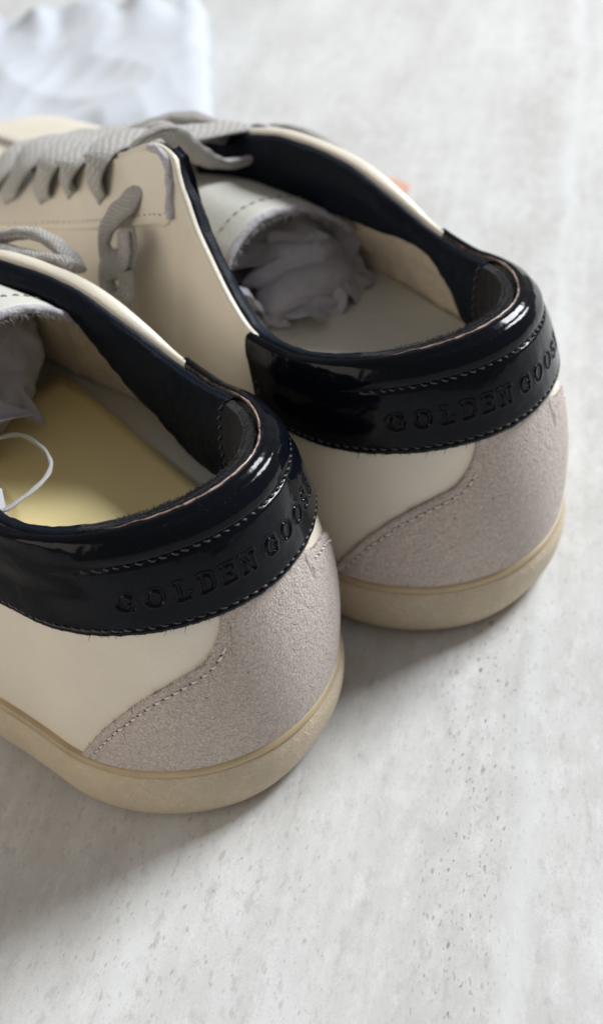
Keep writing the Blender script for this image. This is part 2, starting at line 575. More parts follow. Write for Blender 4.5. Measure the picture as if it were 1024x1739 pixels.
def tube(name, P, r, mat, parent=None, nseg=10, flat=1.0, up=None, per=10, ends=True, wob=0.0, rfun=None, vscale=1.0, twist=None):
    """a round or flat cord along spline P; flat<1 squashes it along 'up'."""
    C = spline(P, per=per)
    n = len(C)
    T = np.gradient(C, axis=0)
    T /= np.linalg.norm(T, axis=1, keepdims=True)
    if up is None:
        up = ZU
    upa = np.asarray(up, float)
    if upa.ndim == 1:
        upa = np.repeat(upa[None], n, 0)
    else:
        upa = spline(upa, per=per)
    S = np.cross(T, upa)
    S /= np.maximum(np.linalg.norm(S, axis=1, keepdims=True), 1e-9)
    Nn = np.cross(S, T)
    L = np.r_[0, np.cumsum(np.linalg.norm(np.diff(C, axis=0), axis=1))]
    V, UV = [], []
    rs = np.random.RandomState(abs(hash(name)) % 1000 if False else len(P) * 7 + 3)
    for i in range(n):
        rr = r * (rfun(i / (n - 1)) if rfun else 1.0)
        tw = (twist * i / (n - 1)) if twist else 0.0
        for k in range(nseg):
            a = 2 * math.pi * k / nseg
            ca, sa = math.cos(a), math.sin(a) * flat
            x_, y_ = ca * math.cos(tw) - sa * math.sin(tw), ca * math.sin(tw) + sa * math.cos(tw)
            w_ = 1 + wob * math.sin(L[i] * 9 + 2 * a)
            V.append(C[i] + (S[i] * x_ + Nn[i] * y_) * rr * w_)
            UV.append((2.0 * k / nseg * vscale, L[i] / r * 0.35 * vscale))
    F = []
    for i in range(n - 1):
        for k in range(nseg):
            k2 = (k + 1) % nseg
            F.append((i * nseg + k, i * nseg + k2, (i + 1) * nseg + k2, (i + 1) * nseg + k))
    if ends:
        F.append(tuple(range(nseg))[::-1])
        F.append(tuple((n - 1) * nseg + k for k in range(nseg)))
    return build(name, V, F, mat, parent, uv=UV)


def stitch_mesh(name, C, N, mat, parent, length=0.2, gap=0.1, r=0.028, jitter=0.012, seed=1, lift=0.5, holes=False):
    """a row of small thread stitches lying along curve C with normals N"""
    rs = np.random.RandomState(seed)
    d = np.r_[0, np.cumsum(np.linalg.norm(np.diff(C, axis=0), axis=1))]
    at = lambda A, s_: np.array([np.interp(s_, d, A[:, k]) for k in range(3)])
    V, F, hl = [], [], []
    s_ = 0.02
    while s_ + length < d[-1]:
        ll = length * (1 + rs.uniform(-0.15, 0.15))
        base = len(V)
        m = 6
        for i in range(m):
            f = i / (m - 1)
            c = at(C, s_ + ll * f)
            n_ = at(N, s_ + ll * f)
            n_ /= np.linalg.norm(n_)
            tg = at(C, s_ + ll * f + 0.01) - at(C, s_ + ll * f - 0.01)
            tg /= max(np.linalg.norm(tg), 1e-9)
            sd = np.cross(tg, n_)
            h = math.sin(math.pi * f) ** 0.5
            cc = c + n_ * (r * (h * 1.2 - 0.7) * lift * 2) + sd * (rs.uniform(-1, 1) * jitter * 0.3 + (f - 0.5) * jitter * 2)
            rr = r * (0.45 + 0.6 * h) * (0.85 + 0.3 * ((len(V) // 36 * 7919) % 10) / 10)
            for k in range(6):
                a = 2 * math.pi * k / 6
                V.append(cc + rr * (math.cos(a) * sd + math.sin(a) * n_))
        for i in range(m - 1):
            for k in range(6):
                k2 = (k + 1) % 6
                F.append((base + i * 6 + k, base + i * 6 + k2, base + (i + 1) * 6 + k2, base + (i + 1) * 6 + k))
        q_ = s_ + ll + gap * 0.5
        g_ = at(C, q_ + 0.02) - at(C, q_ - 0.02)
        n_ = at(N, q_)
        hl.append((at(C, q_), n_ / np.linalg.norm(n_), g_ / max(np.linalg.norm(g_), 1e-9)))
        s_ += ll + gap * (1 + rs.uniform(-0.4, 0.5))
    o = build(name, V, F, mat, parent)
    o['kind'] = 'stuff'
    if holes:
        V, F = [], []
        for hc, hn, ht_ in hl:
            b0 = len(V)
            sd = np.cross(ht_, hn)
            V.append(hc + hn * r * 0.5)
            for k in range(7):
                a = 2 * math.pi * k / 7
                V.append(hc + (math.cos(a) * ht_ * 0.9 + math.sin(a) * sd) * r * 1.1 - hn * r * 0.3)
            for k in range(7):
                F.append((b0, b0 + 1 + k, b0 + 1 + (k + 1) % 7))
        o2 = build('needle_holes', V, F, M['hole'], parent)
        o2['kind'] = 'stuff'
    return o


def skin_curve(us, ts, off):
    us, ts = np.asarray(us, float), np.asarray(ts, float)
    n = skin_n(us, ts)
    return skin(us, ts) + n * off, n


def edge_profile(d, r):
    q = np.clip(d / r, 0, 1)
    return np.sqrt(np.clip(1 - (1 - q) ** 2, 0, 1))


def warp01(n, eps=(0.003, 0.01, 0.025)):
    return np.array([0, 0, *eps, *np.linspace(eps[-1], 1 - eps[-1], n)[1:-1], *[1 - e for e in eps[::-1]], 1, 1])


def vnoise(V, scale, amp, seed=0):
    out = np.empty(len(V))
    for i, v in enumerate(V):
        out[i] = noise.noise(Vector((v[0] * scale + seed, v[1] * scale, v[2] * scale)))
    return out * amp


# ---- serif capitals as strokes (unit letter: height 1, baseline 0): segments (x0,y0,x1,y1,halfwidth) and arcs
def seg(x0, y0, x1, y1, w):
    a, b_ = np.array([x0, y0]), np.array([x1, y1])

    def f(X, Y):
        dx, dy = b_ - a
        tt = np.clip(((X - x0) * dx + (Y - y0) * dy) / (dx * dx + dy * dy), 0, 1)
        return np.hypot(X - x0 - tt * dx, Y - y0 - tt * dy) - w
    return f


def arc(cx, cy, rx, ry, a0, a1, w0, w1):
    """elliptical arc with stroke thick at its sides (w1) and thin at top and bottom (w0)"""
    aa = np.radians(np.linspace(a0, a1, 26))
    px, py = cx + rx * np.cos(aa), cy + ry * np.sin(aa)
    ww = w0 + (w1 - w0) * np.abs(np.cos(aa)) ** 1.3

    def f(X, Y):
        D = np.full(X.shape, 9.0)
        for i in range(len(aa) - 1):
            D = np.minimum(D, seg(px[i], py[i], px[i + 1], py[i + 1], (ww[i] + ww[i + 1]) / 2)(X, Y))
        return D
    return f


TH, TN = 0.085, 0.04
GLYPH = {
    'G': [arc(0, 0.5, 0.40, 0.46, 48, 312, TN, TH), seg(0.30, 0.10, 0.30, 0.42, TH), seg(0.14, 0.43, 0.44, 0.43, TN), seg(0.31, 0.92, 0.33, 0.70, TN)],
    'O': [arc(0, 0.5, 0.40, 0.46, 0, 360, TN, TH)],
    'L': [seg(-0.16, 0.04, -0.16, 0.96, TH), seg(-0.32, 0.96, 0.0, 0.96, TN), seg(-0.32, 0.04, 0.34, 0.04, TN), seg(0.34, 0.04, 0.36, 0.26, TN)],
    'D': [seg(-0.22, 0.04, -0.22, 0.96, TH), seg(-0.38, 0.96, 0.0, 0.96, TN), seg(-0.38, 0.04, 0.0, 0.04, TN), arc(0.0, 0.5, 0.34, 0.46, -90, 90, TN, TH)],
    'E': [seg(-0.18, 0.04, -0.18, 0.96, TH), seg(-0.34, 0.96, 0.28, 0.96, TN), seg(-0.34, 0.04, 0.32, 0.04, TN), seg(-0.18, 0.52, 0.14, 0.52, TN),
          seg(0.28, 0.96, 0.30, 0.76, TN), seg(0.32, 0.04, 0.35, 0.26, TN), seg(0.14, 0.40, 0.14, 0.64, TN)],
    'N': [seg(-0.27, 0.04, -0.27, 0.96, TN), seg(0.27, 0.04, 0.27, 0.96, TN), seg(-0.27, 0.96, 0.27, 0.04, TH), seg(-0.40, 0.04, -0.14, 0.04, TN),
          seg(0.14, 0.96, 0.40, 0.96, TN), seg(-0.40, 0.96, -0.26, 0.96, TN)],
    'S': [arc(0.0, 0.72, 0.25, 0.24, 30, 270, TN, TH), arc(0.0, 0.27, 0.28, 0.24, -150, 90, TN, TH), seg(0.24, 0.92, 0.25, 0.74, TN), seg(-0.27, 0.08, -0.28, 0.30, TN)],
}
LETTERS = [('G', 3.28), ('O', 2.66), ('L', 2.07), ('D', 1.52), ('E', 1.02), ('N', 0.50),
           ('G', -0.20), ('O', -0.82), ('O', -1.44), ('S', -1.98), ('E', -2.46)]
T_TXT, LH = 0.763, 0.41       # centre line (t) and letter height in cm
CM_PER_T = 7.2


def lettering(U, Tt):
    """height field (cm) of the pressed-in lettering at stations U and t"""
    H = np.zeros(U.shape)
    for ch, u0 in LETTERS:
        u0 = u0 - 0.06
        X = (u0 - U) * 0.93 / LH * 1.0
        Y = (Tt - T_TXT) * CM_PER_T / LH + 0.5
        m = (np.abs(X) < 0.75) & (Y > -0.4) & (Y < 1.4)
        if not m.any():
            continue
        d = np.full(U.shape, 9.0)
        xs, ys = X[m], Y[m]
        dd = np.full(xs.shape, 9.0)
        for f in GLYPH[ch]:
            dd = np.minimum(dd, f(xs, ys))
        d[m] = dd
        H += -0.042 * (1 - smoothstep(-0.035, 0.045, d)) + 0.012 * np.exp(-((d - 0.09) / 0.05) ** 2)
    return H


def fringe(C, parent, n=420, seed=2, mat=None, D=(-1.0, 0, -0.8), off=0.13, ln=(0.06, 0.2), w=0.016):
    """short loose fibres along a raw edge, one joined part"""
    rs = np.random.RandomState(seed)
    V, F = [], []
    for i in range(n):
        j = rs.randint(0, len(C) - 1)
        f = rs.rand()
        c = C[j] * (1 - f) + C[j + 1] * f
        d = np.array(D) + rs.normal(0, 0.8, 3)
        d /= np.linalg.norm(d)
        a = c + d * off
        b_ = a + d * rs.uniform(*ln) + rs.normal(0, 0.03, 3)
        s_ = np.cross(d, rs.normal(0, 1, 3))
        s_ *= w / np.linalg.norm(s_)
        s2 = np.cross(d, s_)
        k = len(V)
        V += [a + s_, a - s_ * 0.5 + s2 * 0.87, a - s_ * 0.5 - s2 * 0.87, b_]
        F += [(k, k + 1, k + 3), (k + 1, k + 2, k + 3), (k + 2, k, k + 3)]
    o = build('edge_fibres' if mat else 'tongue_fibres', V, F, mat or M['raw'], parent)
    o['kind'] = 'stuff'
    return o


# ------------------------------------------------------------------ build one sneaker
SUEDE_N = [(0, 0.70), (1.15, 0.70), (1.35, 0.615), (1.6, 0.545), (1.95, 0.49), (2.5, 0.455), (3.35, 0.395), (4.35, 0.265), (5.15, 0.09), (5.5, -0.02)]
SUEDE_F = [(0, 0.70), (1.35, 0.70), (1.6, 0.61), (2.1, 0.575), (2.7, 0.545), (3.3, 0.49), (4.0, 0.40), (4.8, 0.22), (5.5, -0.02)]
BAND_LO = [(0, 0.632), (2, 0.638), (4.2, 0.642), (6.3, 0.655), (7.0, 0.672), (7.5, 0.70)]
ZB = [(3.0, 4.9), (4.6, 5.35), (5.5, 6.4), (6.8, 7.05), (8.2, 7.22), (10.1, 7.3), (13.5, 7.0), (15, 6.6)]
YI_F = [(1, 0), (4.3, 3.15), (7.2, 3.6), (9.8, 3.9), (14, 4.0), (20, 3.8)]
Z_IN = 4.85


LININGS = []


def make_sneaker(loc, yaw):
    root = empty('sneaker', loc, yaw)
    UE = QH + XTOE - 5 + 0.1
    # -------- upper (cream leather shell)
    us = np.r_[np.linspace(-UE, -15, 60)[:-1], np.linspace(-15, 15, 241)[:-1], np.linspace(15, UE, 60)]
    ts = np.linspace(0, 1, 44)
    G = skin(us[:, None], ts[None])
    # rolled top edge
    T = skin(us, 1.0)
    h = hnorm(us)
    msk = (1 - smoothstep(20.5, 23, np.abs(us)))[:, None]
    h = h * msk
    lip = []
    for a_, z_ in ((-0.03, 0.05), (-0.08, 0.07), (-0.14, 0.06), (-0.19, 0.0), (-0.24, -0.35)):
        ex = (0.24 * smoothstep(7.3, 9.5, -us) * (1 - smoothstep(13, 16, -us)) * min(1.0, -a_ / 0.17))[:, None] * h
        low = 0.16 * (1 - smoothstep(7.15, 7.4, np.abs(us)))
        lip.append(T + h * (a_ * (1 - low * 3))[:, None] - ex + ZU * z_ * msk - ZU * low[:, None])
    G = np.concatenate([G, np.stack(lip, 1)], 1)
    upper = sheet('upper', G, M['cream'], root)
    # -------- suede heel counter
    us = np.unique(np.r_[np.linspace(-5.48, 5.48, 150), np.linspace(1.1, 2.2, 40), np.linspace(-3.2, -1.3, 50)])
    hi = np.where(us >= 0, ci(np.abs(us), SUEDE_N), ci(np.abs(us), SUEDE_F))
    wob = np.array([noise.noise(Vector((u * 3.1, 4.2, 0))) for u in us]) * 0.004
    hi = hi + wob
    vv = warp01(46, (0.004, 0.012, 0.03))
    TT = -0.02 + (hi + 0.02)[:, None] * vv[None]
    dist = np.minimum((hi[:, None] - TT) * 7.2, 9)
    # approximate true distance to the boundary for the steep flanks
    slope = np.abs(np.gradient(hi, us))[:, None] * 7.2
    dist = dist / np.sqrt(1 + slope ** 2)
    H = 0.03 + 0.07 * edge_profile(dist, 0.09)
    H = H - 0.035 * np.exp(-((dist - 0.25) / 0.05) ** 2) * (np.abs(us) > 1.2)[:, None]
    H[:, -1] = -0.05
    H = np.where(hi[:, None] < 0.0, -0.05, H)
    UU = np.repeat(us[:, None], len(vv), 1)
    N = skin_n(UU, np.clip(TT, 0, 1))
    Gs = skin(UU, np.clip(TT, 0, 1)) + N * H[..., None]
    sheet('heel_counter', Gs, M['suede'], root)
    for side, cv, a0, a1 in ((1, SUEDE_N, 1.62, 5.15), (-1, SUEDE_F, 1.9, 5.2)):
        uu = np.linspace(a0, a1, 200)
        tt = ci(uu, cv)
        C, Nn = skin_curve(uu * side, tt, 0.0)
        C2 = spline(C[::10], per=10)
        # move the row 0.26 cm inside the edge
        tg = np.gradient(C, axis=0)
        tg /= np.linalg.norm(tg, axis=1, keepdims=True)
        ins = np.cross(tg, Nn) * side
        q = C + ins * 0.24
        uq = uu - 0.0
        # drop back on the skin
        dt = -0.24 / 7.2 / np.sqrt(1 + (np.gradient(tt, uu) * 7.2) ** 2)
        du = -0.24 * np.abs(np.gradient(tt, uu) * 7.2) / np.sqrt(1 + (np.gradient(tt, uu) * 7.2) ** 2)
        C, Nn = skin_curve((uu + du) * side, np.clip(tt + dt, 0, 1), 0.098)
        stitch_mesh('counter_stitching', C, Nn, M['thread_pale'], root, 0.15, 0.09, 0.024, holes=True, seed=3 + side)
    # -------- patent heel band with pressed lettering
    us = np.r_[np.linspace(-7.5, -3.4, 70)[:-1], np.linspace(-3.4, 3.8, 360)[:-1], np.linspace(3.8, 7.5, 70)]
    us = np.r_[us[0], us[0] + 0.01, us[0] + 0.04, us[1:-1], us[-1] - 0.04, us[-1] - 0.01, us[-1]]
    us = np.unique(us)
    lo = ci(np.abs(us), BAND_LO) + np.array([noise.noise(Vector((u * 5, 1.2, 0))) * 0.0035 + noise.noise(Vector((u * 19, 1.2, 3))) * 0.002 for u in us])
    tv = np.r_[0, 0, 0.004, 0.012, 0.03, np.linspace(0.03, 1, 96)[1:]]
    TT = lo[:, None] + (0.93 - lo)[:, None] * tv[None]
    UU = np.repeat(us[:, None], TT.shape[1], 1)
    S = skin(UU, TT)
    N = skin_n(UU, TT)
    d = (TT - lo[:, None]) * 7.2
    ends = np.minimum(us + 7.5, 7.5 - us)[:, None]
    H = 0.11 + 0.07 * edge_profile(np.minimum(d, ends + 0.02), 0.12)
    groove = lambda c_, w_: np.exp(-((TT - c_) / w_) ** 2)
    H = H - 0.035 * np.exp(-((d - 0.17) / 0.035) ** 2)
    fade = (1 - smoothstep(2.8, 5.2, np.abs(us)))[:, None]
    H = H - 0.05 * groove(0.885, 0.008) * fade
    # padded roll over the stitch row
    H = H + 0.055 * (smoothstep(0.885, 0.925, TT) * fade + smoothstep(0.78, 0.95, TT) * (1 - fade))
    H = H + 0.012 * np.sin(UU * 1.9 + 1) * smoothstep(0.64, 0.75, TT)
    # broad soft creases at the near side, where the band bends
    for uc, tc_, w1_, w2_, am in ((4.9, 0.79, 1.2, 0.05, -0.035), (5.6, 0.86, 1.3, 0.05, 0.025), (-3.9, 0.8, 0.8, 0.06, 0.03)):
        H = H + am * np.exp(-((UU - uc) / w1_) ** 2 - ((TT - tc_ - (UU - uc) * 0.02) / w2_) ** 2)
    H = H + lettering(UU, TT)
    H[:, 0] = -0.03
    G1 = S + N * H[..., None]
    # over the top
    T = skin(us, 1.0)
    S97 = skin(us, 0.97)
    n97 = skin_n(us, np.full(len(us), 0.97))
    hh = hnorm(us)
    tail = [S97 + n97 * 0.19 - ZU * 0.01, T + hh * 0.12 + ZU * 0.0, T + hh * 0.0 + ZU * 0.06, T - hh * 0.10 + ZU * 0.05, T - hh * 0.15 - ZU * 0.01, T - hh * 0.16 - ZU * 0.08]
    key = np.stack([G1[:, -4], G1[:, -1]] + tail, 1)
    tl = np.stack([spline(k_, per=5)[5:] for k_ in key], 0)[:, 1:]
    Gb = np.concatenate([G1, tl], 1)
    # taper the ends of the band down onto the leather
    e = edge_profile(np.minimum(us + 7.5, 7.5 - us), 0.10)
    Gin = np.concatenate([S + N * 0.0, np.repeat((T + hh * 0.0)[:, None], tl.shape[1], 1)], 1)
    f = (0.45 + 0.55 * e)[:, None, None]
    Gb2 = Gin + (Gb - Gin) * f
    Gb2[:, G1.shape[1]:] = Gb[:, G1.shape[1]:] * 1.0
    Gb2[0] = Gin[0] - 0.05 * np.concatenate([N[0], np.repeat(hh[:1], tl.shape[1], 0)], 0)
    Gb2[-1] = Gin[-1] - 0.05 * np.concatenate([N[-1], np.repeat(hh[-1:], tl.shape[1], 0)], 0)
    nv = Gb2.shape[1]
    band = sheet('heel_band', Gb2, [M['patent'], M['patent_edge'], M['cut_edge']], root, mi=None)
    mi = np.zeros(len(band.data.polygons), np.int32)
    mi.reshape(len(us) - 1, nv - 1)[:, :2] = 1
    mi.reshape(len(us) - 1, nv - 1)[:, -9:-3] = 2
    band.data.polygons.foreach_set('material_index', mi)
    ub = np.linspace(-5.6, 3.2, 120)
    Tb, hb = skin(ub, 1.0), hnorm(ub)
    jit = np.array([noise.noise(Vector((u * 2.3, 0, 1))) for u in ub])[:, None] * 0.02
    tube('cut_edge', Tb - hb * (0.145 + jit) + ZU * (0.05 + jit), 0.026, M['pink_edge'], band, nseg=8, per=3, wob=0.2,
         rfun=lambda f: min(1.0, f * 8, (1 - f) * 5))
    # stitch rows of the band
    uu = np.linspace(-4.6, 4.4, 400)
    C, Nn = skin_curve(uu, np.full(400, 0.885), 0.145)
    stitch_mesh('band_stitching', C, Nn, M['thread'], band, 0.17, 0.07, 0.03, seed=5, jitter=0.03)
    uu = np.linspace(-7.3, 7.3, 500)
    C, Nn = skin_curve(uu, ci(np.abs(uu), BAND_LO) + 0.17 / 7.2, 0.155)
    stitch_mesh('band_stitching', C, Nn, M['thread'], band, 0.17, 0.07, 0.028, seed=6, jitter=0.02)
    C, Nn = skin_curve(uu, ci(np.abs(uu), BAND_LO) - 0.001, 0.07)
    fringe(C, band, 150, 12, M['patent_edge'], (0, 0, -0.9), 0.0, (0.04, 0.15), 0.011)
    for sd in (-1, 1):
        tt = np.linspace(0.70, 0.985, 60)
        C, Nn = skin_curve(np.full(60, sd * 7.25), tt, 0.19)
        stitch_mesh('band_stitching', C, Nn, M['thread'], band, 0.2, 0.12, 0.03, seed=8, jitter=0.03)
    # -------- collar lining
    UC_N, UC_F = u_of_x(9.75), u_of_x(15.0)

    def inner(us):
        T = skin(us, 1.0)
        h = hnorm(us)
        x = T[:, 0]
        zb = ci(x, ZB)
        pad = 1.0
        ex = (0.24 * smoothstep(7.3, 9.5, -us) * (1 - smoothstep(13, 16, -us)))[:, None] * h
        T = T - ex
        r = [T - h * 0.14 - ZU * 0.14,
             T - h * 0.20 - ZU * 0.01,
             T - h * 0.34 + ZU * 0.00,
             T - h * 0.52 - ZU * 0.14]
        P3 = T - h * 0.66
        P3[:, 2] = T[:, 2] + (zb - T[:, 2]) * 0.45
        P4 = T - h * 0.52
        P4[:, 2] = zb
        return r + [P3, P4]

    def lining_part(name, u0, u1, n, mat, amp=0.0, parent=None):
        us = np.linspace(u0, u1, n)
        G = section_grid(us, inner, per=7)
        h = hnorm(us)
        # turn the lower edge back against the wall
        G = np.concatenate([G, (G[:, -1] + h * 0.10)[:, None], (G[:, -1] + h * 0.30 - ZU * 0.03)[:, None]], 1)
        if amp:
            V = G.reshape(-1, 3)
            dz = vnoise(V, 3.2, amp, 3.0) + vnoise(V, 9.0, amp * 0.4, 5.0)
            G = (V - np.repeat(h, G.shape[1], 0) * dz[:, None]).reshape(G.shape)
        return sheet(name, G, mat, parent or root, flip=True)

    LININGS.append((lining_part, UC_N, UC_F))
    lining_part('collar_lining', 3.9, UC_N, 90, M['collar'], 0.04)
    lining_part('collar_lining', -UC_F, -5.1, 130, M['collar'], 0.045)
    # the black suede heel lining sits a little proud, with a stitched edge
    us = np.linspace(-5.35, 4.1, 160)
    G = section_grid(us, inner, per=7)
    h = hnorm(us)
    e = edge_profile(np.minimum(us + 5.35, 4.1 - us), 0.15)
    amp = vnoise(G.reshape(-1, 3), 3.0, 0.035, 9).reshape(G.shape[:2])
    G = G - h[:, None] * (0.07 * e[:, None] + amp * e[:, None])[..., None]
    G[0] += h[0] * 0.05
    sheet('heel_lining', G - ZU * 0.05, M['black_suede'], root, flip=True)
    Cf = G[20:-20, 16] if G.shape[1] > 16 else G[:, 3]
    fringe(Cf, root, 500, 41, M['black_suede'], (0.2, 0, 0.9), 0.0, (0.02, 0.08), 0.008)
    fringe(G[20:-20, 10], root, 400, 42, M['black_suede'], (0.2, 0, 0.9), 0.0, (0.02, 0.08), 0.008)
    Cs = G[3, 8:40] - h[3] * 0.02
    stitch_mesh('lining_stitching', Cs, np.repeat(-h[3][None], len(Cs), 0), M['thread'], root, 0.18, 0.08, 0.035, seed=4, jitter=0.03)
    # -------- tan fleece wall lining
    def wall_lining(parent=None):
        us = np.linspace(-u_of_x(19.0), u_of_x(19.0), 230)
        T = skin(us, 1.0)
        h = hnorm(us)
        x = T[:, 0]
        ref = row_point(4, us)
        P0 = T - h * 0.36
        P0[:, 2] = ci(x, ZB) + 0.25
        yi = ci(x, YI_F)
        sgn = np.sign(us)
        P2 = T.copy()
        base = skin(us, 0.5)
        P2 = base - hnorm(us, 0.5) * 0.30
        P2[:, 2] = Z_IN - 0.1
        lim = np.abs(P2[:, 1]) > yi
        P2[:, 1] = np.where(lim & (x > 4.3), np.sign(P2[:, 1]) * yi, P2[:, 1])
        P1 = (P0 * 0.45 + P2 * 0.55) + h * 0.12
        G = np.stack([spline(np.stack([a_, b_, c_]), per=9) for a_, b_, c_ in zip(P0, P1, P2)], 0)
        V = G.reshape(-1, 3)
        dz = vnoise(V, 2.0, 0.12, 1.0) + vnoise(V, 7.0, 0.05, 2.0)
        G = (V - np.repeat(h, G.shape[1], 0) * dz[:, None]).reshape(G.shape)
        sheet('wall_lining', G, M['fleece'], parent or root, flip=True)

    wall_lining()
    LININGS.append(wall_lining)
    # -------- insole
    us = np.linspace(-u_of_x(20.0), u_of_x(20.0), 150)
    T = skin(us, 0.5)
    hh = hnorm(us, 0.5)
    E = T - hh * 0.26
    yi = ci(T[:, 0], YI_F)
    E[:, 1] = np.where((np.abs(E[:, 1]) > yi + 0.05) & (T[:, 0] > 4.3), np.sign(E[:, 1]) * (yi + 0.05), E[:, 1])
    E[:, 2] = Z_IN
    mid = E.copy()
    mid[:, 1] = 0
    mid[:, 0] = np.maximum(mid[:, 0], 3.6)
    rows = []
    for f_ in (0, 0.02, 0.06, 0.2, 0.4, 0.6, 0.8, 1.0):
        r_ = E * (1 - f_) + mid * f_
        r_[:, 2] = Z_IN + 0.02 * (f_ > 0) - 0.10 * f_
        rows.append(r_)
    rows[0][:, 2] = Z_IN - 0.15
    sheet('insole', np.stack(rows, 1), M['white_lining'], root, flip=True)
    # -------- sole
    us = np.r_[np.linspace(-UE, -8, 90)[:-1], np.linspace(-8, 8, 140)[:-1], np.linspace(8, UE, 90)]
    B0 = row_point(0, us)
    tg = np.gradient(B0, axis=0)
    tg[:, 2] = 0
    hs = np.stack([-tg[:, 1], tg[:, 0], np.zeros(len(us))], 1)
    hs /= np.linalg.norm(hs, axis=1, keepdims=True)
    asy = (0.02 * smoothstep(0.5, 4, -us) * (1 - smoothstep(9, 14, -us)))[:, None] * hs

    def ring(o_, z_, w_=0.0):
        r_ = B0 + hs * o_ + asy
        r_[:, 2] = z_
        return r_
    wv_ = np.array([noise.noise(Vector((u * 0.8, 0, 7))) for u in us]) * 0.03
    lipG = np.stack([ring(-0.25, 1.50), ring(-0.02, 1.53 + wv_), ring(0.12, 1.55 + wv_), ring(0.175, 1.50 + wv_), ring(0.185, 1.38 + wv_), ring(0.155, 1.335 + wv_), ring(0.0, 1.30)], 1)
    sheet('foxing_lip', lipG, M['lip'], root, flip=True)
    prof = spline([(0.05, 1.34), (0.15, 1.325), (0.19, 1.25), (0.25, 1.0), (0.28, 0.6), (0.22, 0.2), (0.03, -0.08), (-0.35, -0.22), (-0.9, -0.25)], per=4)
    tuck = (smoothstep(-7.5, -4.0, us) * (1 - smoothstep(-1.0, 2.0, us)))[:, None] * hs
    so = [ring(a_, b_ + wv_ * min(1, b_)) - tuck * 0.22 * max(0.0, 1 - max(b_, 0) / 1.1) for a_, b_ in prof]
    ctr = B0.copy()
    ctr[:, 1] *= 0.0
    ctr[:, 0] = np.clip(ctr[:, 0], 3, 26)
    ctr[:, 2] = -0.25
    so.append(ctr)
    sheet('outsole', np.stack(so, 1), M['rubber'], root, flip=True)
    # -------- eyestays (overlays with a raw grey rear edge)
    for sd in (1, -1):
        u0, u1 = u_of_x(9.38 if sd > 0 else 12.2), u_of_x(20.8)
        us = np.unique(np.r_[u0, u0 + 0.01, u0 + 0.04, u0 + 0.1, u0 + 0.07, u0 + 0.02, np.linspace(u0 + 0.15, u1, 90)])
        lo = ci(us, [(10.0, 0.925), (10.6, 0.908), (11.0, 0.89), (12.15, 0.872), (13.45, 0.869), (15.15, 0.864), (16.75, 0.85), (18.2, 0.82), (19.8, 0.785), (22.5, 0.73)])
        hi = np.full(len(us), 0.995)
        # rounded upper and lower rear corners
        dd = us - us[0]
        hi = hi - 0.022 * (1 - edge_profile(dd, 0.35))
        lo = lo + 0.010 * (1 - edge_profile(dd, 0.3))
        vv = warp01(16, (0.01, 0.03, 0.08))
        TT = lo[:, None] + (hi - lo)[:, None] * vv[None]
        UU = np.repeat(us[:, None] * sd, len(vv), 1)
        N = skin_n(UU, TT)
        d = np.minimum((TT - lo[:, None]) * 7, dd[:, None] + 0.01)
        H = 0.06 + 0.06 * edge_profile(d, 0.08)
        H[:, 0] = -0.03
        H[:, -1] = -0.03
        H[0] = -0.03
        Ge = skin(UU, TT) + N * H[..., None]
        es = sheet('eyestay', Ge, M['cream'], root, flip=(sd < 0))
        C, Nn = skin_curve(us[4:] * sd, lo[4:] + 0.02, 0.12)
        stitch_mesh('eyestay_stitching', C, Nn, M['thread_grey'], es, 0.16, 0.1, 0.016, seed=11)
        # raw edge bead
        eu = np.r_[np.full(7, 0.02), 0.06, 0.16, 0.34, 0.6, 0.95]
        et = np.r_[np.linspace(lo[2] + 0.004, 0.972, 7), 0.984, 0.993, 0.997, 0.998, 0.998]
        C, Nn = skin_curve((u0 + eu) * sd, et, 0.06)
        C[-4:] += ZU * 0.03
        tube('raw_edge', C, 0.105, M['raw'], es, nseg=10, per=14, wob=0.16)
    # -------- tongue: pushed down into the shoe, arching over the toe cave
    xs = np.r_[9.85, 9.87, 9.92, 10.0, np.linspace(10.2, 20.5, 40)]
    K = {  # arch at the free end (y, z)
        'y': [2.25, 2.05, 1.72, 1.25, 0.30, -0.70, -1.75, -2.55, -3.05],
        'z': [5.6, 6.3, 6.95, 7.50, 7.93, 7.93, 7.62, 7.05, 6.5]}
    ay, az = np.array(K['y']), np.array(K['z'])
    arch = spline(np.stack([ay, az], 1), per=7)
    top, bot = [], []
    for x in xs:
        f = (x - 9.85)
        rise = ci(np.array([x]), [(9.8, 0.0), (10.3, 0.10), (12, 0.12), (14, -0.2), (17, -1.15), (20.5, -2.3)])[0]
        sh = ci(np.array([x]), [(9.8, 0.0), (12, 0.15), (16, 0.45), (20.5, 0.5)])[0]
        y = arch[:, 0] + sh
        zc = 7.95 - (7.95 - arch[:, 1]) * (1 + 0.0 * f)
        z = zc + rise
        xx = x + 0.5 * ((arch[:, 0] + 0.5) / 2.4) ** 2 * -0.7 * max(0, 1 - f / 4)
        top.append(np.stack([np.full(len(y), 0) + xx, y, z], 1))
    top = np.stack(top, 0)
    cn = np.array([0, -0.55, 6.2])
    rad = top - np.stack([top[..., 0], np.full(top.shape[:2], -0.55), np.full(top.shape[:2], 6.0)], -1)
    rad /= np.linalg.norm(rad, axis=-1, keepdims=True)
    bot = top - rad * 0.15
    e0 = edge_profile(xs - 9.85, 0.1)[:, None, None]
    top2 = top - rad * 0.08 * (1 - e0)
    sheet('tongue', top2, M['white_lining'], root, flip=False)
    sheet('tongue_lining', bot, M['fleece'], root, flip=True)
    tube('tongue_edge', (top[0] - rad[0] * 0.08)[::4], 0.115, M['raw'], root, nseg=12, per=12, wob=0.05)
    fringe(top[0] - rad[0] * 0.13, root)
    uu2 = np.linspace(1.4, 5.2, 150)
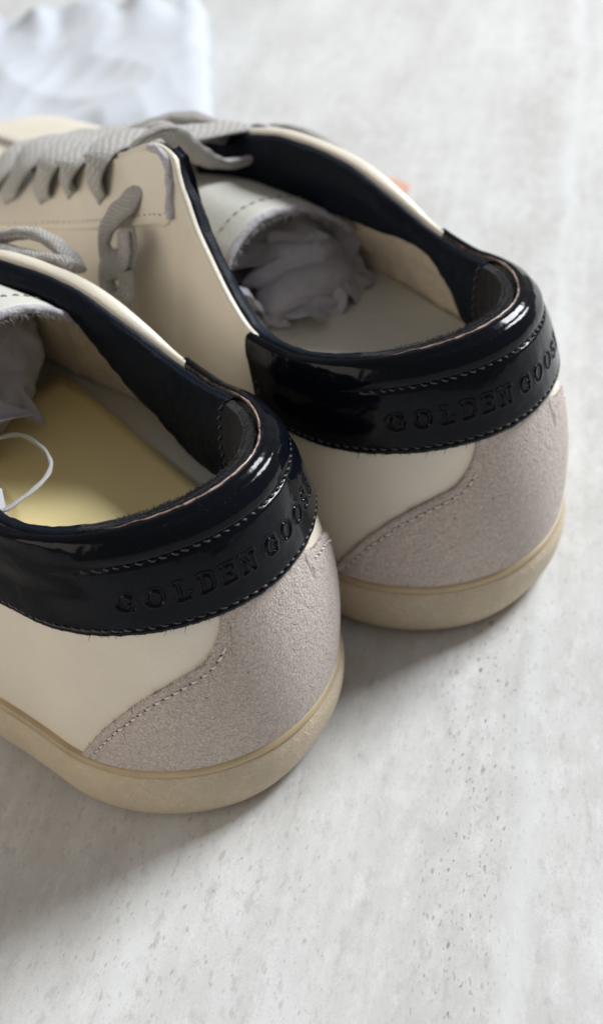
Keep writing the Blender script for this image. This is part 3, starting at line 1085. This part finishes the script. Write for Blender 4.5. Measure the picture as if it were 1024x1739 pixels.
    for sd, cv in ((1, SUEDE_N), (-1, SUEDE_F)):
        C, Nn = skin_curve(uu2 * sd, ci(uu2, cv), 0.07)
        fringe(C, root, 130, 31, M['suede'], (0.2, 0, 0.6), 0.0, (0.02, 0.07), 0.010)
    ix = int(np.argmin(np.abs(xs - 10.45)))
    stitch_mesh('tongue_stitching', top[ix][4:-4] + rad[ix][4:-4] * 0.01, rad[ix][4:-4], M['thread_grey'], root, 0.2, 0.12, 0.025, seed=21)
    # -------- laces across the throat
    eye_x = [11.2, 13.1, 15.0, 16.45, 18.3, 20.0]
    eye_t = [0.94, 0.918, 0.93, 0.905, 0.882, 0.87]
    for i, ex in enumerate(eye_x):
        un, uf = u_of_x(ex), u_of_x(ex + 0.2)
        tn = eye_t[i]
        a_, na = skin_curve(np.array([un, un, un - 0.1]), np.array([tn, tn + 0.035, 0.985]), 0.10)
        b_, nb = skin_curve(np.array([-uf, -uf, -uf]), np.array([0.985, tn + 0.035, tn]), 0.14)
        if i == 0:
            continue
        a_[0] += na[0] * 0.02
        a_[1] += na[1] * 0.16
        a_[2] += na[2] * 0.22 + ZU * 0.12
        A_, B_ = a_[2], b_[0]
        bow = 0.38 + 0.08 * math.sin(i * 2.1)
        m1 = A_ * 0.78 + B_ * 0.22 + ZU * bow + np.array([0.15, 0, 0])
        m2 = A_ * 0.45 + B_ * 0.55 + ZU * (bow * 0.75)
        m3 = A_ * 0.15 + B_ * 0.85 + ZU * (bow * 0.7)
        P = [a_[0], a_[1], A_ + ZU * 0.10, m1, m2, m3, B_ + ZU * 0.1, b_[1] + nb[1] * 0.1, b_[2]]
        U_ = [na[0], na[1], na[2] + ZU * 0.8, ZU, ZU, ZU, nb[0] + ZU, nb[1], nb[2]]
        tube('lace', P, 0.66, M['lace'], root, nseg=16, flat=0.19, up=np.array(U_), per=12,
             rfun=lambda f: 0.14 + 0.86 * float(smoothstep(0.0, 0.13, f)) * float(1 - 0.7 * smoothstep(0.88, 1.0, f)))
        # the slanting lace under it
        if i < len(eye_x) - 1:
            q = skin(np.array([-u_of_x(ex + 1.9)]), np.array([0.985]))[0]
            P = [A_ + np.array([0.3, -0.1, -0.05]), A_ * 0.7 + q * 0.3 + ZU * 0.25, A_ * 0.35 + q * 0.65 + ZU * 0.22, q + ZU * 0.05]
            tube('lace', P, 0.40, M['lace'], root, nseg=12, flat=0.3, per=10)
    return root


right_shoe = make_sneaker((5.68, 26.06, 0), math.radians(127.11))
tag(right_shoe, 'cream sneaker with black heel band, farther back on the right', 'sneaker', 'pair of cream sneakers side by side')


def copy_tree(o, parent=None):
    c = o.copy()
    sc.collection.objects.link(c)
    c.parent = parent
    for ch in list(o.children):
        copy_tree(ch, c)
    return c


left_shoe = copy_tree(right_shoe)
left_shoe.location = (-0.61 * CM, 21.22 * CM, 0)
left_shoe.rotation_euler = (0, 0, math.radians(133.39))
left_shoe['label'] = 'nearest cream sneaker at the lower left, with a yellow card lying inside it'

# ------------------------------------------------------------------ floor
fl = build('floor', [(-400, -400, 0), (400, -400, 0), (400, 400, 0), (-400, 400, 0)], [(0, 1, 2, 3)], M['floor'], smooth=False)
fl.location = (0.0, 0.10, -0.0025)
fl.rotation_euler = (0, 0, math.radians(-14.5))
tag(fl, kind='structure')


# ------------------------------------------------------------------ contents and things around
def local(o, name, V, F, mat, **kw):
    return build(name, V, F, mat, None, **kw)


def place(o, shoe):
    """stand a free thing where it lies in a shoe"""
    o.location = shoe.location
    o.rotation_euler = shoe.rotation_euler
    return o


def crumple(name, centre, radii, seed, mat, nplanes=15, sub=5, rough=0.14):
    rs = np.random.RandomState(seed)
    bm_ = bpy.data.meshes.new('tmp')
    import bmesh
    bm = bmesh.new()
    bmesh.ops.create_icosphere(bm, subdivisions=sub, radius=1)
    bm.to_mesh(bm_)
    bm.free()
    V = np.array([v.co[:] for v in bm_.vertices])
    F = [tuple(p.vertices) for p in bm_.polygons]
    bpy.data.meshes.remove(bm_)
    r_ = np.ones(len(V))
    for k in range(nplanes):
        n = rs.normal(size=3)
        n /= np.linalg.norm(n)
        r_ += rs.uniform(-0.30, 0.34) * np.abs(V @ n - rs.uniform(-0.6, 0.6))
    q = V * 2.2 + seed
    r_ += rough * np.array([0.5 - abs(noise.noise(Vector(v))) * 2.0 for v in q])
    q = V * 5.5 + seed
    r_ += rough * 0.25 * np.array([0.5 - abs(noise.noise(Vector(v))) * 2.0 for v in q])
    r_ = r_ / r_.mean()
    r_ = 0.45 + 0.55 * r_ if r_.min() < 0.4 else r_
    V = V * r_[:, None] * np.asarray(radii) + np.asarray(centre)
    V[:, 2] = np.maximum(V[:, 2], Z_IN - 0.05 + 0.0 * V[:, 0])
    return build(name, V, F, mat, None)


def crumpled_sheet(name, origin, ax, ay, seed, mat, n=64, amp=0.35, curl=0.5):
    rs = np.random.RandomState(seed)
    ax, ay, origin = np.asarray(ax, float), np.asarray(ay, float), np.asarray(origin, float)
    nz = np.cross(ax, ay)
    nz /= np.linalg.norm(nz)
    s_ = np.linspace(-0.5, 0.5, n)
    A, B = np.meshgrid(s_, s_, indexing='ij')
    H = np.zeros_like(A)
    for k in range(9):
        th = rs.uniform(0, math.pi)
        c_ = rs.uniform(-0.35, 0.35)
        q = A * math.cos(th) + B * math.sin(th) - c_
        H += rs.uniform(-1, 1) * np.abs(q) * 1.7
    for i in range(n):
        for j in range(n):
            H[i, j] += 0.5 * noise.noise(Vector((A[i, j] * 3 + seed, B[i, j] * 3, 0.3)))
    H -= H.mean()
    H += curl * (A ** 2 + B ** 2) * -2
    wob = 1 + 0.12 * np.sin(7 * np.arctan2(B, A) + seed)
    P = origin + (A * wob)[..., None] * ax + (B * wob)[..., None] * ay + (H * amp)[..., None] * nz
    o = build(name, P.reshape(-1, 3), gridfaces(n, n), mat, None)
    m = o.modifiers.new('thickness', 'SOLIDIFY')
    m.thickness = 0.0002
    return o


# tissue stuffing, one wad in each shoe (an Empty with its crumpled pieces)
def wad(name, shoe, pieces, label, seed):
    e = empty(name, (0, 0, 0))
    place(e, shoe)
    for i, (c_, r_) in enumerate(pieces):
        o = crumple('crumpled_piece', c_, r_, seed + i * 5, M['tissue'])
        o.parent = e
    tag(e, label, 'tissue paper')
    return e


w1_ = wad('tissue_paper', right_shoe, [((9.9, -1.25, 5.3), (1.15, 1.4, 0.75)), ((12.6, -1.2, 6.1), (1.5, 2.4, 1.5))],
          'crumpled grey tissue paper stuffed under the tongue of the farther sneaker', 3)
for org, ax_, ay_, sd_, am_ in (((11.1, -0.4, 6.75), (0.5, 3.0, 0.3), (1.9, 0.1, 1.0), 5, 0.45), ((10.6, -2.3, 6.2), (0.7, 2.0, -0.7), (1.5, 0.6, 1.5), 9, 0.40),
                                ((10.2, 0.7, 5.7), (0.6, 1.6, 0.9), (1.6, -0.5, 0.8), 12, 0.40), ((9.6, -1.5, 6.0), (2.0, 1.4, 1.0), (-0.7, 2.2, -0.9), 15, 0.5), ((9.1, -0.6, 5.35), (1.3, 1.0, 0.5), (-0.5, 1.6, -0.3), 27, 0.4), ((9.3, -2.4, 5.5), (1.5, 0.5, 0.8), (-0.4, 1.2, -0.8), 33, 0.4)):
    s_ = crumpled_sheet('crumpled_piece', org, ax_, ay_, sd_, M['tissue'], amp=am_)
    s_.parent = w1_
w2_ = wad('tissue_paper', left_shoe, [((11.8, -0.2, 6.4), (1.9, 1.9, 1.5)), ((12.8, -1.6, 6.6), (1.8, 1.5, 1.5)), ((11.0, 1.2, 5.9), (1.6, 1.5, 1.2))],
          'crumpled mauve tissue wad beside the yellow card in the nearest sneaker', 14)

for org, ax_, ay_, sd_, am_ in (((10.7, -0.4, 6.8), (0.6, 2.0, 1.2), (1.4, -0.5, 1.5), 6, 0.45), ((10.5, 0.9, 6.4), (0.6, 2.6, 0.3), (1.8, 0.2, 1.0), 19, 0.45)):
    s_ = crumpled_sheet('crumpled_piece', org, ax_, ay_, sd_, M['tissue'], amp=am_)
    s_.parent = w2_

# yellow card lying on the insole of the left shoe
outl = [(11.6, -3.25), (4.8, -2.13), (3.0, -1.83), (2.3, -1.2), (2.0, 0), (2.5, 1.6), (4.3, 2.75), (8, 3.1), (11.8, 3.2)]
oc = np.array(outl)
cc = oc.mean(0)
oc2 = []
for i in range(len(oc)):
    a_, b_ = oc[i], oc[(i + 1) % len(oc)]
    for k in range(6):
        oc2.append(a_ + (b_ - a_) * k / 6)
oc = np.array(oc2)
V, F = [], []
nr = 8
for j in range(nr):
    f = 1 - j / nr
    for p_ in oc:
        q = cc + (p_ - cc) * f
        V.append((q[0], q[1], Z_IN + 0.07 + 0.03 * math.sin(q[0] * 0.8) + 0.012 * (q[0] - 6)))
V.append((cc[0], cc[1], Z_IN + 0.09))
m_ = len(oc)
for j in range(nr - 1):
    for i in range(m_):
        F.append((j * m_ + i, j * m_ + (i + 1) % m_, (j + 1) * m_ + (i + 1) % m_, (j + 1) * m_ + i))
for i in range(m_):
    F.append(((nr - 1) * m_ + i, (nr - 1) * m_ + (i + 1) % m_, len(V) - 1))
yc = build('yellow_card', V, F, M['yellow'], None)
mod = yc.modifiers.new('thickness', 'SOLIDIFY')
mod.thickness = 0.0004
place(yc, left_shoe)
tag(yc, 'flat yellow card lying on the insole of the nearest sneaker', 'card')

# hang tag with its looped white cord
ht = empty('hang_tag', (0, 0, 0))
place(ht, left_shoe)
A0, B0_ = np.array([7.35, 1.72, 6.15]), np.array([6.1, 2.5, 5.85])
dd_ = np.array([2.6, 1.0, 0.35])
nn_ = np.cross(B0_ - A0, dd_)
nn_ /= np.linalg.norm(nn_)
cs = [A0, B0_, B0_ + dd_ * 0.8, A0 + dd_ * 0.8]
V = [c_ for c_ in cs] + [c_ + nn_ * 0.06 for c_ in cs]
build('tag_card', V, [(0, 1, 2, 3), (7, 6, 5, 4), (0, 4, 5, 1), (1, 5, 6, 2), (2, 6, 7, 3), (3, 7, 4, 0)], M['white_card'], ht, smooth=False)
cord = [(9.9, 1.6, 5.6), (9.6, 0.75, 5.8), (9.32, 0.25, 5.9), (8.8, -0.02, 6.0), (7.89, 0.06, 6.05), (7.17, 0.4, 6.1), (6.74, 0.94, 6.2), (6.61, 1.58, 6.2), (6.66, 2.2, 6.15), (7.1, 2.45, 6.1)]
tube('cord', cord, 0.058, M['cord'], ht, nseg=10, per=10, wob=0.12)
tag(ht, 'white hang tag with a looped white cord inside the nearest sneaker', 'hang tag')

# ---- free lace ends and loops
def lace(shoe, P, r=0.33, flat=0.45, name='lace', upv=None, rf=None, tw=None):
    return tube(name, P, r, M['lace'], shoe, nseg=14, flat=flat, per=12, wob=0.05, up=upv if upv is not None else ZU, rfun=rf, twist=tw)


SIDE = np.array([0.25, 1.0, 0.35])
rs_ = right_shoe
lace(rs_, [(10.9, 2.75, 9.85), (10.85, 3.05, 9.65), (11.14, 3.3, 9.25), (11.62, 3.55, 8.74), (11.88, 3.75, 8.15), (11.5, 3.95, 7.75), (10.75, 4.1, 7.95), (10.3, 4.12, 8.5), (10.45, 3.95, 8.95)], 0.36, 0.36, upv=SIDE,
     rf=lambda f: 0.45 + 0.55 * min(1, f * 5))
lace(rs_, [(10.5, 3.8, 9.0), (10.35, 3.9, 8.5), (10.75, 4.0, 8.0), (11.25, 4.05, 7.7), (11.6, 4.1, 7.3), (11.2, 4.25, 6.9), (10.5, 4.35, 6.6), (10.1, 4.35, 6.0), (10.2, 4.4, 5.0), (10.6, 4.5, 4.0)], 0.40, 0.34, upv=SIDE)
lace(rs_, [(10.4, 4.15, 7.9), (10.2, 4.35, 7.5), (10.5, 4.45, 7.0), (11.1, 4.35, 6.8), (11.4, 4.2, 7.1)], 0.38, 0.4, upv=SIDE)
lace(rs_, [(12.4, 2.35, 9.55), (12.25, 1.95, 10.1), (12.1, 1.5, 10.3), (12.06, 1.0, 10.15), (12.38, 0.2, 9.3), (12.62, -0.6, 8.55), (12.4, -1.3, 8.3), (12.2, -2.2, 8.3)], 0.34, 0.45, upv=(0.6, 0, 1))
lace(rs_, [(18.5, 0.6, 7.5), (16.55, 0.2, 8.35), (15.24, -0.2, 9.0), (14.38, -0.8, 9.3), (13.77, -1.3, 9.25), (13.9, -2.0, 8.7), (14.1, -2.7, 8.2)], 0.33, 0.5)
lace(rs_, [(14.46, 1.3, 9.1), (13.67, 0.5, 9.65), (13.27, 0.0, 9.5), (13.45, -1.0, 8.95), (13.72, -2.0, 8.4)], 0.32, 0.5)
lace(rs_, [(16.4, -3.0, 7.2), (15.0, -3.3, 7.8), (13.75, -3.5, 8.15), (12.5, -3.6, 8.15), (11.2, -3.75, 7.9), (10.6, -3.9, 7.4)], 0.36, 0.45, upv=(0, -0.6, 1))
lace(rs_, [(15.6, -3.7, 7.2), (14.9, -3.9, 7.6), (13.51, -4.05, 8.05), (12.14, -4.05, 8.2), (10.75, -4.0, 7.95), (9.9, -4.0, 7.4), (9.6, -4.1, 6.6)], 0.34, 0.45, upv=(0, -0.6, 1))
ls_ = left_shoe
lace(ls_, [(14.5, -2.8, 7.9), (13.5, -3.0, 8.4), (12.84, -3.2, 8.8), (11.87, -3.5, 9.1), (11.05, -3.6, 9.05), (10.27, -3.5, 8.85), (9.95, -3.35, 8.75)], 0.34, 0.5, upv=(0, -0.6, 1))
lace(ls_, [(14.5, -2.5, 8.1), (13.16, -2.75, 8.55), (12.38, -2.85, 8.75), (11.67, -2.95, 8.8), (10.93, -3.05, 8.85), (10.2, -3.15, 8.95), (9.9, -3.2, 8.85)], 0.31, 0.6, upv=(0, -0.6, 1))

# the nearer shoe's tongue stands a little higher
ZB[:] = [(3.0, 4.9), (5.0, 4.9), (5.9, 4.95), (7.1, 5.9), (8.1, 7.1), (9.3, 8.15), (10.3, 8.4), (13.5, 7.7), (15, 6.9)]
for ch in list(left_shoe.children):
    if ch.name.startswith('collar_lining') and np.mean([v.co.y for v in ch.data.vertices]) < 0:
        bpy.data.objects.remove(ch)
for ch in list(left_shoe.children):
    if ch.name.startswith('wall_lining'):
        bpy.data.objects.remove(ch)
LININGS[1](left_shoe)
LININGS[0][0]('collar_lining', -LININGS[0][2], -5.1, 130, M['collar'], 0.045, left_shoe)
for ch in left_shoe.children:
    if ch.name.startswith('tongue'):
        ch.location = (-0.55 * CM, -0.05 * CM, 1.15 * CM)
        ch.scale = (1, 0.90, 1)

# ---- peach card behind the farther shoe
e1_, e0_ = np.array([6.05, 50.9]), np.array([-1.6, 58.9])
dr = (e1_ - e0_) / np.linalg.norm(e1_ - e0_)
pr = np.array([-dr[1], dr[0]])
if pr[1] > 0:
    pr = -pr
Lc, Wc = np.linalg.norm(e1_ - e0_), 4.0
out = []
for cx_, cy_, a0 in ((Lc - 0.5, 0.5, -90), (Lc - 0.5, Wc - 0.5, 0), (0.5, Wc - 0.5, 90), (0.5, 0.5, 180)):
    for k in range(5):
        a = math.radians(a0 + k * 22.5)
        out.append((cx_ + 0.5 * math.cos(a), cy_ + 0.5 * math.sin(a)))
V, F = [], []
for z_ in (-0.24, -0.14):
    for x_, y_ in out:
        q = e0_ + dr * x_ + pr * y_
        V.append((q[0], q[1], z_))
k = len(out)
F = [tuple(range(k)), tuple(range(k, 2 * k))] + [(i, (i + 1) % k, k + (i + 1) % k, k + i) for i in range(k)]
pc = build('peach_card', V, F, M['peach'], None, smooth=False)
tag(pc, 'small peach card lying on the floor behind the farther sneaker', 'card')

# ---- satin dust bag
nx, ny = 130, 130
V = []
X0, X1, Y0, Y1 = -19.5, -1.95, 55.5, 72.5
for i in range(nx):
    for j in range(ny):
        a, b_ = i / (nx - 1), j / (ny - 1)
        ed = min(a, 1 - a) * 2
        eb = min(b_, 1 - b_) * 2
        hgt = (1 - (1 - min(1, ed * 7.0)) ** 2.2) ** 0.6 * (1 - (1 - min(1, eb * 3.0)) ** 2.2) ** 0.6 if ed > 0 and eb > 0 else 0
        x_ = X0 + (X1 - X0) * a
        y_ = Y0 + (Y1 - Y0) * b_
        gath = float(smoothstep(0.55, 0.95, b_))
        w_ = noise.noise(Vector((x_ * 0.16 + 3, y_ * 0.12, 1.0))) * 1.0
        w_ += (1 - abs(noise.noise(Vector((x_ * 0.2 + y_ * 0.1, y_ * 0.16 - x_ * 0.08, 4.0)))) * 2.5) * 0.25
        w_ += (1 - abs(noise.noise(Vector((x_ * 0.55 - y_ * 0.2, y_ * 0.3, 11.0)))) * 2.5) * 0.10
        w_ += math.sin(x_ * 2.2 + 1.5 * noise.noise(Vector((x_ * 0.5, y_ * 0.3, 9)))) * 0.35 * gath
        z_ = 0.05 + hgt * (1.4 + w_ * 1.05 + 0.5 * gath)
        y2 = y_ + (abs(math.sin(x_ * 1.5)) * 1.0 + noise.noise(Vector((x_ * 0.8, 0, 5))) * 0.9) * float(smoothstep(0.8, 1, b_))
        x2 = x_ + noise.noise(Vector((0, y_ * 0.35, 8))) * 0.12 * float(smoothstep(0.8, 1, a))
        V.append((x2, y2, max(z_, 0.04)))
F = gridfaces(nx, ny)
bd = [i * ny for i in range(nx)] + [(nx - 1) * ny + j for j in range(1, ny)] + [i * ny + ny - 1 for i in range(nx - 2, -1, -1)] + [j for j in range(ny - 2, 0, -1)]
base = len(V)
for q in bd:
    V.append((V[q][0], V[q][1], -0.24))
for k in range(len(bd)):
    k2 = (k + 1) % len(bd)
    F.append((bd[k], bd[k2], base + k2, base + k))
bag = build('dust_bag', V, F, M['satin'], None)
tag(bag, 'crumpled pale blue satin dust bag lying behind the sneakers, out of focus', 'bag')
